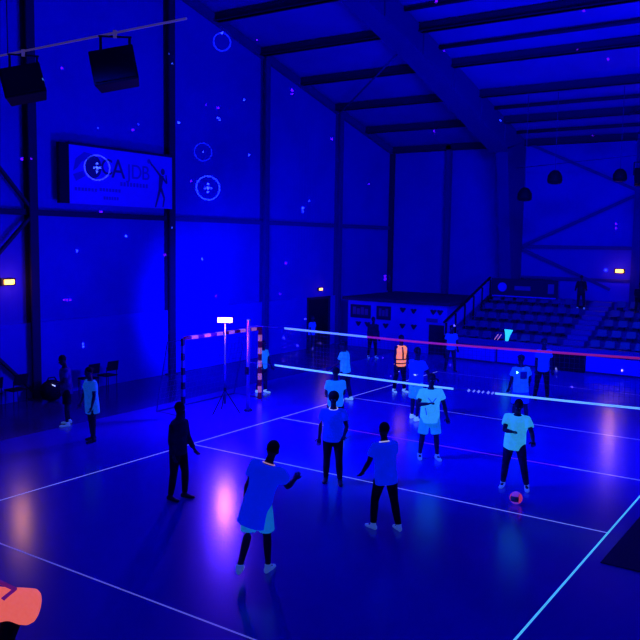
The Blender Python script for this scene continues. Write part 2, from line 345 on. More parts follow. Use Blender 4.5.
# ------------------------------------------------------------------ stand lamp
LAMPE = mat('uv_lamp_face', (1, .8, 1), .5, .3, (1, .3, .9), 3.2)
st = empty('lamp_stand', (-1.5, -.44, 0)); tag(st, 'slim stand carrying the glaring pinkish floodlight beside the net post', 'lamp')
m = MB(); m.tube([(0, 0, .25), (0, 0, 1.3)], .028); m.build('lower_pole', STEELM, st)
m = MB(); m.tube([(0, 0, 1.3), (0, 0, 2.4)], .018); m.build('upper_pole', BARM, st)
for k in range(3):
    a = k*2.094+.4; m = MB(); m.tube([(0, 0, .62), (.42*math.cos(a), .42*math.sin(a), .015)], .012, 8); m.build('leg', STEELD, st)
m = MB(); m.tube([(0, 0, .58), (0, 0, .68)], .035); m.build('collar', STEELD, st)
hd = empty('lamp_head', (0, 0, 2.46)); hd.parent = st; hd.rotation_euler.z = R(34)
m = MB(); m.box(-.22, .22, -.04, .06, -.085, .085); m.build('housing', BLACK, hd, bevel=.01)
m = MB(); m.box(-.19, .19, -.055, -.041, -.06, .06); m.build('lamp_face', LAMPE, hd)

# ------------------------------------------------------------------ handball goal
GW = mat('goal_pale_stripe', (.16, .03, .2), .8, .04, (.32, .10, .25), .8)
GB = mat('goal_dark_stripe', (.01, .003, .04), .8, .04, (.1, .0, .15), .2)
GP = mat('goal_blue_stripe', (.01, .02, .5), .8, .04)
GD = mat('goal_navy_stripe', (.003, .003, .06), .8, .04)
g = empty('handball_goal', (-1.95, .03, 0)); tag(g, 'handball goal with striped posts and crossbar beside the court', 'goal')
def striped(name, a, b, n, m1, m2):
    m = MB(); a = Vector(a); b = Vector(b)
    for k in range(n):
        m.mi = k % 2; m.beam(a+(b-a)*k/n, a+(b-a)*(k+1)/n, .08, .08, up=(1, 0, 0) if abs((b-a).x) < .1 else (0, 0, 1))
    return m.build(name, [m1, m2], g)
striped('post', (0, -1.56, 0), (0, -1.56, 2.04), 11, GD, GP)
striped('post', (0, 1.56, 0), (0, 1.56, 2.04), 11, GB, GW)
striped('crossbar', (0, -1.52, 2.04), (0, 1.6, 2.04), 13, GB, GW)
for s_ in (-1, 1):
    m = MB(); m.tube([(0, 1.56*s_, 2.0), (-.55, 1.56*s_, 1.9), (-.95, 1.56*s_, .05), (0, 1.56*s_, .03)], .016, 8); m.build('side_frame', STEELM, g)
m = MB(); m.tube([(-.95, -1.56, .04), (-.95, 1.56, .04)], .018, 8); m.build('rear_bar', STEELM, g)
m = MB(); NET = mat('dark_netting', (.05, .03, .3), .8, .1)
for k in range(21):
    y = -1.5+.15*k; m.tube([(0, y, 2.0), (-.55, y, 1.9), (-.95, y, .06)], .0025, 3)
for k in range(13):
    t = k/12; m.tube([(-.55-.4*t, -1.54, 1.9-1.84*t), (-.55-.4*t, 1.54, 1.9-1.84*t)], .0025, 3)
m.build('goal_net', NET, g)

# ------------------------------------------------------------------ volleyball net
POSTM = mat('post_paint', (.25, .07, .75), .35, .5)
for x, lb in ((-1.17, 'volleyball net post standing inside the goal mouth'), (10.15, 'volleyball net post beyond the right sideline')):
    p = empty('net_post', (x, .12 if x < 0 else 0, 0)); tag(p, lb, 'post', 'volleyball net posts')
    m = MB(); m.tube([(0, 0, .04), (0, 0, 2.42)], .048, 14); m.build('pole', POSTM, p)
    m = MB(); m.tube([(0, 0, 0), (0, 0, .05)], .11, 16); m.build('base_plate', STEEL, p)
    m = MB(); m.box(-.05, .05, -.09, -.045, 1.0, 1.2); m.build('winch', STEELD, p)
    m = MB(); m.tube([(0, 0, 2.42), (0, 0, 2.46)], .055, 14); m.build('cap', BARM, p)
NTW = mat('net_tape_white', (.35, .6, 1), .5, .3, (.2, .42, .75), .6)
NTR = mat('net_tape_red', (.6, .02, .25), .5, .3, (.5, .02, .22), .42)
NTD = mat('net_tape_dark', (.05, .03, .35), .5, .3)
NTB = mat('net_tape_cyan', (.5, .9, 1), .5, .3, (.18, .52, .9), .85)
nt = empty('volleyball_net', (0, 0, 0)); tag(nt, 'volleyball net across the court with a white and red top tape', 'net')
def zt(x): return 2.30 + .03*((x-4.6)/4.6)**2 + (.07*(x-4)/4.7 if x > 4 else 0)
def tape(name, x0, x1, h, dz, mt):
    m = MB(); n = max(2, int((x1-x0)/.6)); xs = [x0+(x1-x0)*k/n for k in range(n+1)]
    for a, b in zip(xs, xs[1:]): m.beam((a, 0, zt(a)+dz), (b, 0, zt(b)+dz), .012, h)
    return m.build(name, mt, nt)
tape('top_tape', .1, 2.53, .045, 0, NTW); tape('top_tape', 2.53, 9.4, .045, 0, NTR)
tape('bottom_tape', -.2, 4.78, .04, -.98, NTB); tape('bottom_tape', 5.75, 9.4, .04, -.98, NTB)
tape('bottom_tape', 4.78, 5.75, .03, -.98, NTD)
for k, xx in enumerate((5.15, 5.27, 5.38, 5.48, 5.6, 5.7)):
    m = MB(); m.beam((xx-.02, -.012, zt(xx)-1.0), (xx+.02, -.012, zt(xx)-.955), .03 if k % 2 else .045, .012, up=(0, 1, 0)); m.build('tape_mark', LINEW, nt)
m = MB()
for k in range(94): x = .0+.1*k; m.tube([(x, 0, zt(x)), (x, 0, zt(x)-.98)], .0016, 3)
for k in range(1, 10):
    for a in range(0, 9): m.tube([(a*1.044, 0, zt(a*1.044)-.098*k), ((a+1)*1.044, 0, zt((a+1)*1.044)-.098*k)], .0016, 3)
m.build('netting', NET, nt)
for dz, x0 in ((0, .1), (-.98, -.2)):
    m = MB(); m.tube([(-1.12, .1, 2.30+dz), (x0, 0, zt(0)+dz)], .006, 6); m.build('tension_cord', NET, nt)
    m = MB(); m.tube([(9.4, 0, zt(9.4)+dz), (10.1, 0, 2.36+dz)], .006, 6); m.build('tension_cord', NET, nt)

# ------------------------------------------------------------------ ball
bl = empty('volleyball', (7.32, -2.85, .12)); tag(bl, 'pink and violet volleyball bouncing at the feet of the player in the bright cyan shirt', 'ball')
B1 = mat('ball_pink', (.6, .05, .25), .5, .3, (.8, .05, .22), .45); B2 = mat('ball_violet', (.4, .1, .7), .5, .3, (.3, .05, .7), .4); B3 = mat('ball_green', (.15, .3, .25), .5, .3)
bm_ = MB(); bm_.ell((0, 0, 0), (.11, 0, 0), (0, .11, 0), (0, 0, .11), 24, 14)
for f in bm_.bm.faces:
    c = f.calc_center_median(); f.material_index = 0 if abs(c.x) > .07 else (1 if abs(c.z) > .05 else 2)
bm_.build('ball_skin', [B1, B2, B3], bl)
m = MB()
for v in (.062,):
    for s_ in (-1, 1): m.tube([(s_*.07, .0858*math.cos(t), .0858*math.sin(t)) for t in [k*math.pi/10 for k in range(21)]], .002, 4)
m.build('seam', STEELD, bl)

# ------------------------------------------------------------------ low cabin with posters
CABW = mat('cabin_paint', (.03, .01, .95), .6, .3, noise=.1, nscale=1.5)
CABR = mat('cabin_roof', (.006, .003, .10), .7, .2)
cb = empty('cabin', (-3.85, 15.6, 0)); tag(cb, 'low flat-roofed white cabin with posters in the far corner', 'cabin')
m = MB(); m.box(-2.35, 2.35, -2.5, 2.4, 0, 2.0); m.build('walls', CABW, cb)
m = MB(); m.box(-2.6, 2.5, -2.62, 2.45, 2.0, 2.14); m.build('roof', CABR, cb, bevel=.01)
CPW = mat('poster_grey', (.07, .02, .32), .6, .3)
for x0, x1, z0, z1, n in ((-2.2, -1.2, 1.25, 1.82, 4), (-.9, -.22, 1.25, 1.82, 3)):
    fr = empty('poster', (0, 0, 0)); fr.parent = cb
    m = MB(); m.box(x0, x1, -2.54, -2.5, z0, z1); m.build('frame', STEEL, fr)
    m = MB()
    for k in range(n):
        w = (x1-x0-.2)/n; m.box(x0+.1+w*k+.02, x0+.1+w*(k+1)-.02, -2.55, -2.54, z0+.15, z1-.1-(.06 if k % 2 else 0))
    m.build('poster_print', CPW, fr)
def shield(x, z, s):
    m = MB(); m.poly([(x-s, -2.54, z+s*.5), (x-s*.5, -2.54, z+s*.7), (x, -2.54, z+s*.5), (x+s*.5, -2.54, z+s*.7), (x+s, -2.54, z+s*.5), (x+s*.35, -2.54, z-s*.5), (x, -2.54, z-s*.8), (x-s*.35, -2.54, z-s*.5)], .04, (0, 1, 0))
    m.build('emblem', STEEL, cb)
for x, z in ((.35, 1.72), (.85, 1.70), (1.75, 1.72), (.35, 1.05), (.88, 1.05), (-1.8, 1.0), (-1.35, 1.0), (-.45, 1.0), (2.05, 1.72)): shield(x, z, .14)
m = MB(); m.box(1.45, 1.95, -2.53, -2.5, 1.3, 1.45); m.build('emblem_caption', CPW, cb)
m = MB(); m.box(1.6, 2.33, -2.56, -2.5, 0, 1.2); m.build('door', STEEL, cb)

# ------------------------------------------------------------------ tribune
TRIB = mat('tribune_concrete', (.01, .004, .26), .7, .2, noise=.2, nscale=2)
TRIF = mat('tribune_fascia', (.03, .012, .95), .5, .3)
TRIL = mat('tribune_ledge', (.02, .006, .38), .5, .3)
tb = empty('tribune', (0, 12.3, 0)); tag(tb, 'stepped seating tribune along the back wall', 'tribune', None, 'structure')
X0, X1 = -1.15, 9.5
rows = 5; dy = .9; z0_ = .75; dz_ = .30
for k in range(rows):
    m = MB(); m.box(X0, X1, dy*k+.12, dy*(k+1)+.12, 0, z0_+dz_*k); m.build('step_row', TRIB, tb)
for (a, b) in ((X0+.05, .9), (1.0, 3.0), (4.3, 7.5), (7.6, 9.5)):
    m = MB(); m.box(a, b, -.02, .1, .08, .62); m.build('fascia_panel', TRIF, tb)
m = MB(); m.box(3.05, 4.25, -.03, .1, 0, .9); m.build('entry_gate', STEELD, tb)
m = MB(); m.box(X0, X1, -.06, .12, .66, .9); m.build('ledge', TRIL, tb, bevel=.01)
for k in range(rows*2):
    m = MB(); m.box(3.3, 4.05, dy*k/2+.1, dy*(k/2+.5)+.12, z0_+dz_*(k//2)-.05, z0_+dz_*(k+1)/2+.0); m.build('aisle_step', TRIL, tb)
RAILM = STEEL
rl = empty('stair_railing', (0, 0, 0)); tag(rl, 'sloping side railing at the left end of the tribune', 'railing')
m = MB(); m.poly([(-1.28, 12.4, .9), (-1.28, 16.9, 2.35), (-1.28, 16.9, 2.95), (-1.28, 12.4, 1.3)], .06, (1, 0, 0)); m.build('side_panel', TRIF, rl)
m = MB(); m.beam((-1.25, 12.3, 1.42), (-1.25, 16.9, 3.05), .07, .07); m.build('handrail', STEELD, rl)
for k in range(6):
    y = 12.4+.88*k; m = MB(); m.beam((-1.2, y, 0), (-1.2, y, 1.40+.355*k*.88), .06, .06); m.build('baluster', STEELD, rl)
# seats
SEAT = mat('seat_plastic', (.01, .004, .27), .4, .4)
def make_seat():
    r = empty('stadium_chair', (0, 0, 0)); tag(r, 'moulded seat shell bolted to the tribune rows', 'chair', 'moulded seats of the tribune')
    m = MB(); m.poly([(-.2, -.2, .14), (.2, -.2, .14), (.18, .17, .1), (-.18, .17, .1)], .035, (0, 0, 1)); m.build('seat_pan', SEAT, r, bevel=.012)
    m = MB(); m.poly([(-.19, .15, .1), (.19, .15, .1), (.16, .23, .36), (-.16, .23, .36)], .03, (0, 1, .2)); m.build('backrest', SEAT, r, bevel=.012)
    m = MB(); m.box(-.1, .1, -.08, .1, 0, .12); m.build('bracket', STEEL, r)
    return r
seat0 = None
for k in range(rows):
    zz = z0_+dz_*k; yy = 12.3+dy*k+.12+.55
    xs = [-.85+.52*j for j in range(8)] + [4.35+.52*j for j in range(6)]
    for j, x in enumerate(xs):
        if seat0 is None: seat0 = make_seat(); s = seat0
        else: s = copy_tree(seat0)
        s.location = (x, yy, zz); left = x < 3.2; n = (8-j) if left else (j-7)
        s['label'] = 'moulded seat left of the aisle, %s row up, %s from the aisle' % (ORD[k], ORD[n-1]) if left else 'moulded seat right of the aisle, %s row up, %s from the aisle' % (ORD[k], ORD[n-1])
        s['group'] = 'seats of the left tribune block' if left else 'seats of the right tribune block'
# sponsor panel and pale wall panel behind the tribune
sp = empty('sponsor_panel', (.25, 16.72, 2.62)); tag(sp, 'dark sponsor panel with a round emblem behind the top seat row', 'sign')
m = MB(); m.box(-1.35, 1.55, -.03, .03, -.36, .42); m.build('board', STEEL, sp)
m = MB(); m.tube([(-.85, -.05, .05), (-.85, -.03, .05)], .2, 20); m.build('round_emblem', TRIF, sp)
m = MB(); m.box(-.3, .4, -.05, -.03, -.06, .12); m.build('text_field', TRIL, sp)
m = MB(); m.box(-1.3, 1.5, -.05, -.02, -.36, -.31); m.build('bottom_strip', TRIF, sp)
m = MB(); m.box(1.15, 1.4, -.05, -.03, -.15, .25); m.build('faint_emblem', TRIL, sp)
m = MB(); m.box(1.5, 9, 17.92, 18.08, 2.2, 2.98); struct(m.build('trim_3', WAIN), 'pale wall panel behind the right half of the tribune')
# dark chairs and bags along the gable wall
CH = mat('chair_dark', (.003, .002, .03), .7, .05)
def wchair(x, y, rz, lb):
    r = empty('stacking_chair', (x, y, 0), rz); tag(r, lb, 'chair', 'dark chairs along the gable wall')
    m = MB(); m.box(-.22, .22, -.2, .22, .43, .47); m.build('seat', CH, r, bevel=.01)
    m = MB(); m.poly([(-.22, .2, .6), (.22, .2, .6), (.2, .27, .9), (-.2, .27, .9)], .03, (0, 1, 0)); m.build('backrest', CH, r, bevel=.01)
    for a, b in ((-.2, -.18), (.2, -.18), (-.2, .2), (.2, .2)):
        m = MB(); m.tube([(a, b, 0), (a*.95, b, .43 if b < 0 else .72)], .012, 6); m.build('leg', STEELD, r)
wchair(-6.35, -.9, R(-90), 'dark chair by the wall, nearer of the two behind the children')
wchair(-6.35, -.2, R(-90), 'dark chair by the wall, farther of the two behind the children')
wchair(-6.45, -3.25, R(-90), 'dark chair against the wall next to the first big column')
wchair(-6.45, -4.0, R(-90), 'dark chair at the left picture edge by the wall')
m = MB(); m.ell((-6.25, -2.25, .3), (.28, 0, 0), (0, .34, 0), (0, 0, .3), 14, 10); m.tube([(-6.25, -2.45, .5), (-6.25, -2.35, .66), (-6.25, -2.15, .66), (-6.25, -2.05, .5)], .02, 6); tag(m.build('sports_bag', CH), 'round dark sports bag at the foot of the first big column', 'bag')
# glowing bits on the tribune ledge
CY = mat('cyan_glow_cloth', (.3, 1, .95), .6, .2, (.03, .75, .9), .9)
m = MB(); m.rings([((1.33, 12.33, .905), (.06, 0, 0), (0, .03, 0)), ((1.35, 12.34, 1.1), (.09, 0, 0), (0, .04, 0)), ((1.38, 12.35, 1.28), (.15, 0, 0), (0, .05, 0)), ((1.38, 12.35, 1.33), (.17, .0, .0), (0, .05, 0))], 10)
tag(m.build('paper_horn', CY), 'glowing cyan tapered paper horn standing on the tribune ledge', 'horn')
PK = mat('pink_glow', (.9, .4, .5), .5, .3, (.7, .25, .3), .6)
for k in range(2):
    m = MB(); m.tube([(.85+.12*k, 12.32, .915), (.98+.12*k, 12.36, 1.13)], .013, 8)
    tag(m.build('glow_stick', PK), 'faint pink glow stick leaning on the tribune ledge, %s one' % ('left' if k == 0 else 'right'), 'glow stick', 'pink glow sticks')

# ------------------------------------------------------------------ laser projector: thin beams drawing dots and rings
DOTS=[(-0.78253, 0.60033, 0.16505, 1, (1, 0.03, 0.8), 25.4), (-0.73935, 0.66526, 0.10389, 1, (1, 0.03, 0.8), 26.9), (-0.81817, 0.57151, 0.06312, 1.2, (1, 0.03, 0.8), 24.3), (-0.81265, 0.57926, 0.06376, 0.9, (1, 0.03, 0.8), 24.5), (-0.6667, 0.73294, 0.13534, 1.2, (1, 0.03, 0.8), 29.8), (-0.69557, 0.71678, 0.04906, 1, (1, 0.03, 0.8), 28.6), (-0.67692, 0.72304, 0.13783, 0.6, (1, 0.03, 0.8), 29.4), (-0.76789, 0.64053, 0.00798, 1.2, (1, 0.03, 0.8), 25.9), (-0.62326, 0.7524, 0.21315, 0.7, (1, 0.03, 0.8), 31.4), (-0.59601, 0.78671, 0.16081, 1.5, (1, 0.03, 0.8), 33.4), (-0.5964, 0.78732, 0.15628, 1, (1, 0.03, 0.8), 33.4), (-0.55984, 0.82171, 0.10664, 1.2, (1, 0.03, 0.8), 35.5), (-0.5226, 0.8508, 0.05497, 0.7, (1, 0.03, 0.8), 38.1), (-0.45009, 0.85676, 0.25175, 1.8, (1, 0.03, 0.8), 27.0), (-0.44348, 0.87307, 0.20269, 0.7, (1, 0.03, 0.8), 29.9), (-0.30215, 0.92347, 0.23646, 0.9, (1, 0.03, 0.8), 26.9), (-0.27584, 0.94261, 0.18812, 1, (1, 0.03, 0.8), 29.7), (-0.45362, 0.88339, 0.11764, 0.8, (1, 0.03, 0.8), 37.1), (-0.28575, 0.95206, 0.10924, 0.5, (1, 0.03, 0.8), 36.2), (-0.30765, 0.93051, 0.19876, 0.5, (1, 0.03, 0.8), 29.2), (-0.71792, 0.69498, -0.03993, 1.6, (1, 0.03, 0.8), 27.7), (-0.78916, 0.60684, -0.09472, 1.1, (1, 0.03, 0.8), 25.2), (-0.78712, 0.60948, -0.0947, 1.1, (1, 0.03, 0.8), 25.3), (-0.79118, 0.6042, -0.09473, 1, (1, 0.03, 0.8), 25.2), (-0.6717, 0.73562, -0.08763, 1, (1, 0.03, 0.8), 29.6), (-0.60723, 0.79325, -0.045, 1.3, (1, 0.03, 0.8), 32.8), (-0.61135, 0.78698, -0.08317, 0.8, (1, 0.03, 0.8), 32.6), (-0.50305, 0.86241, -0.05646, 1.3, (1, 0.03, 0.8), 39.6), (-0.50286, 0.86227, -0.06014, 1.4, (1, 0.03, 0.8), 39.6), (-0.25874, 0.96591, 0.00884, 0.8, (1, 0.03, 0.8), 35.7), (-0.25853, 0.966, 0.00423, 0.8, (1, 0.03, 0.8), 35.7), (-0.79875, 0.58423, 0.14379, 0.8, (0.3, 1, 1), 24.9), (-0.79775, 0.58606, 0.14187, 0.8, (0.3, 1, 1), 24.9), (-0.73491, 0.66901, 0.11104, 0.5, (0.3, 1, 1), 27.1), (-0.70176, 0.70301, 0.11537, 1.4, (0.3, 1, 1), 28.4), (-0.7014, 0.68673, 0.1909, 0.6, (0.3, 1, 1), 28.4), (-0.70044, 0.69054, 0.18038, 0.8, (0.3, 1, 1), 28.4), (-0.66768, 0.73406, 0.12396, 1, (0.3, 1, 1), 29.8), (-0.66608, 0.73586, 0.12181, 0.8, (0.3, 1, 1), 29.9), (-0.65338, 0.7249, 0.2182, 1.3, (0.3, 1, 1), 30.5), (-0.64241, 0.75227, 0.14629, 0.9, (0.3, 1, 1), 31.0), (-0.64222, 0.762, 0.08313, 1, (0.3, 1, 1), 31.0), (-0.59135, 0.8061, 0.02279, 1.2, (0.3, 1, 1), 33.7), (-0.59135, 0.80619, 0.01915, 1, (0.3, 1, 1), 33.7), (-0.58525, 0.81024, 0.03155, 0.7, (0.3, 1, 1), 34.0), (-0.38442, 0.91429, 0.12766, 1, (0.3, 1, 1), 35.3), (-0.74933, 0.66193, -0.01889, 1.1, (0.3, 1, 1), 26.6), (-0.78475, 0.61865, -0.03804, 0.9, (0.3, 1, 1), 25.4), (-0.71257, 0.70156, -0.00752, 0.8, (0.3, 1, 1), 27.9), (-0.68622, 0.7261, -0.04342, 1.1, (0.3, 1, 1), 29.0), (-0.77344, 0.61615, -0.14884, 1, (0.3, 1, 1), 25.7), (-0.77381, 0.61651, -0.1454, 0.8, (0.3, 1, 1), 25.7), (-0.26642, 0.96283, -0.04456, 1, (0.3, 1, 1), 35.8), (-0.68102, 0.73107, 0.04178, 1.8, (0.3, 1, 1), 29.2), (-0.68088, 0.73092, 0.04651, 1.3, (0.3, 1, 1), 29.2), (-0.68114, 0.73121, 0.03704, 1.2, (0.3, 1, 1), 29.2), (-0.68367, 0.72861, 0.04161, 0.9, (0.3, 1, 1), 29.1), (-0.67836, 0.73353, 0.04194, 0.9, (0.3, 1, 1), 29.3), (-0.76909, 0.63648, 0.05823, 1.8, (0.3, 1, 1), 25.9), (-0.76884, 0.63635, 0.06277, 1.2, (0.3, 1, 1), 25.9), (-0.76932, 0.6366, 0.05368, 1.2, (0.3, 1, 1), 25.9), (-0.77124, 0.6339, 0.05803, 0.9, (0.3, 1, 1), 25.8), (-0.76693, 0.63907, 0.05842, 1, (0.3, 1, 1), 25.9), (-0.7652, 0.63545, 0.10332, 0.5, (0.3, 1, 1), 26.0), (-0.68362, 0.72502, 0.08373, 0.7, (0.3, 1, 1), 29.1), (-0.6033, 0.78571, -0.13673, 1.1, (0.6, 0.8, 1), 33.0), (-0.60125, 0.78175, -0.16545, 1.1, (0.6, 0.8, 1), 30.8), (-0.58899, 0.79491, -0.14563, 1.1, (0.6, 0.8, 1), 35.0), (-0.57398, 0.80513, -0.14937, 1.1, (0.6, 0.8, 1), 34.1), (-0.5842, 0.80373, -0.11284, 1.1, (0.6, 0.8, 1), 34.1), (-0.5007, 0.8508, -0.1595, 1.1, (0.6, 0.8, 1), 32.0), (-0.47322, 0.8614, -0.18452, 1.1, (0.6, 0.8, 1), 27.6), (-0.42726, 0.89649, -0.11729, 1.1, (0.6, 0.8, 1), 38.4), (-0.36563, 0.91383, -0.1767, 1.1, (0.6, 0.8, 1), 28.9), (-0.31438, 0.93491, -0.16464, 1.1, (0.6, 0.8, 1), 31.0), (-0.29841, 0.93614, -0.18599, 1.1, (0.6, 0.8, 1), 27.4), (-0.42914, 0.88787, -0.16591, 1.1, (0.6, 0.8, 1), 30.7), (-0.24514, 0.95583, -0.16218, 1.1, (0.6, 0.8, 1), 31.4), (-0.49223, 0.85109, -0.18262, 1.1, (0.6, 0.8, 1), 27.9)]
RINGS=[(-0.68102, 0.73107, 0.04178, 0.01393, 0.8), (-0.68362, 0.72502, 0.08373, 0.01026, 0.1), (-0.76909, 0.63648, 0.05823, 0.0141, 0.22), (-0.65477, 0.72648, 0.20858, 0.00977, 0.2)]
def laser_head(dots, rings):
    lp = bpy.data.lights.new('laser_projector_light', 'POINT'); lp.shadow_soft_size = 0; lp.energy = 500000
    lo = bpy.data.objects.new('laser_projector_light', lp); COL.objects.link(lo); lo.location = (12.9, -16.4, 5.1)
    lp.use_nodes = True; t = lp.node_tree; em = t.nodes['Emission']; tc = t.nodes.new('ShaderNodeTexCoord'); acc = (0., 0., 0.)
    def nd(kind, op, *a):
        n = t.nodes.new(kind); n.operation = op
        for i, q in enumerate(a):
            if isinstance(q, (int, float, tuple)): n.inputs[i].default_value = q
            else: t.links.new(q, n.inputs[i])
        return n
    nrm = nd('ShaderNodeVectorMath', 'NORMALIZE', tc.outputs['Normal']).outputs[0]
    for dx, dy_, dz2, s, c, dist in dots:
        d = nd('ShaderNodeVectorMath', 'DISTANCE', nrm, (dx, dy_, dz2)).outputs['Value']
        k = s*(dist/25)**2
        mk = nd('ShaderNodeMath', 'LESS_THAN', d, .0013*s**.5).outputs[0]
        acc = nd('ShaderNodeVectorMath', 'MULTIPLY_ADD', mk, tuple(float(v*k) for v in c), acc).outputs[0]
    for dx, dy_, dz2, rad, s in rings:
        d = nd('ShaderNodeVectorMath', 'DISTANCE', nrm, (dx, dy_, dz2)).outputs['Value']
        mk = nd('ShaderNodeMath', 'COMPARE', d, rad, .0009).outputs[0]
        acc = nd('ShaderNodeVectorMath', 'MULTIPLY_ADD', mk, (.25*s, 1.0*s, 1.0*s), acc).outputs[0]
    t.links.new(acc, em.inputs['Color']); em.inputs['Strength'].default_value = 1
for k in range(0, len(DOTS), 10): laser_head(DOTS[k:k+10], [])
laser_head([], RINGS)

# ------------------------------------------------------------------ people
SKIN = mat('skin_dark', (.02, .01, .08), .6, .15)
SKINL = mat('skin_mid', (.05, .02, .16), .55, .3)
HAIR = mat('hair_black', (.008, .005, .03), .8, .2)
EYE = mat('eye_white', (.3, .3, .6), .3, .5)
def cloth(name, col, emit=None, es=0): return mat(name, col, .85, .1, emit, es, noise=.5, nscale=7, bump=.8, bscale=8)
C_NAVY = cloth('cloth_navy', (.02, .01, .12)); C_DARK = cloth('cloth_black', (.01, .006, .05)); C_BLUE = cloth('cloth_blue', (.02, .03, .95), (0, .012, .85), .6)  # blue cloth emits slightly, fill light put into the material
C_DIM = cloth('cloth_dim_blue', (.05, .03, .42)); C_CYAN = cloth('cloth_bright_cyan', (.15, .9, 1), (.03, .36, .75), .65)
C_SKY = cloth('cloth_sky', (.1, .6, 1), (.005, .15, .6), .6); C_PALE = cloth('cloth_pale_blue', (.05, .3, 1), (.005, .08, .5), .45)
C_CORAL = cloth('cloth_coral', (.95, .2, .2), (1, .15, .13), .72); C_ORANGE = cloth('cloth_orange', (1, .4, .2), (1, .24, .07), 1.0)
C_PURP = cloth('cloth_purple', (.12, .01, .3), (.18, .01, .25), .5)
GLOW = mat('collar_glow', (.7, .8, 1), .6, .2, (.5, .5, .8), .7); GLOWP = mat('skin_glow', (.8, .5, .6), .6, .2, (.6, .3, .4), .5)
SHOE_D = mat('shoe_black', (.012, .01, .06), .5, .3); SHOE_B = mat('shoe_pale', (.4, .6, 1), .5, .3, (.05, .15, .6), .3); SHOE_W = mat('shoe_white', (.7, .9, 1), .5, .3, (.2, .5, .6), .5)

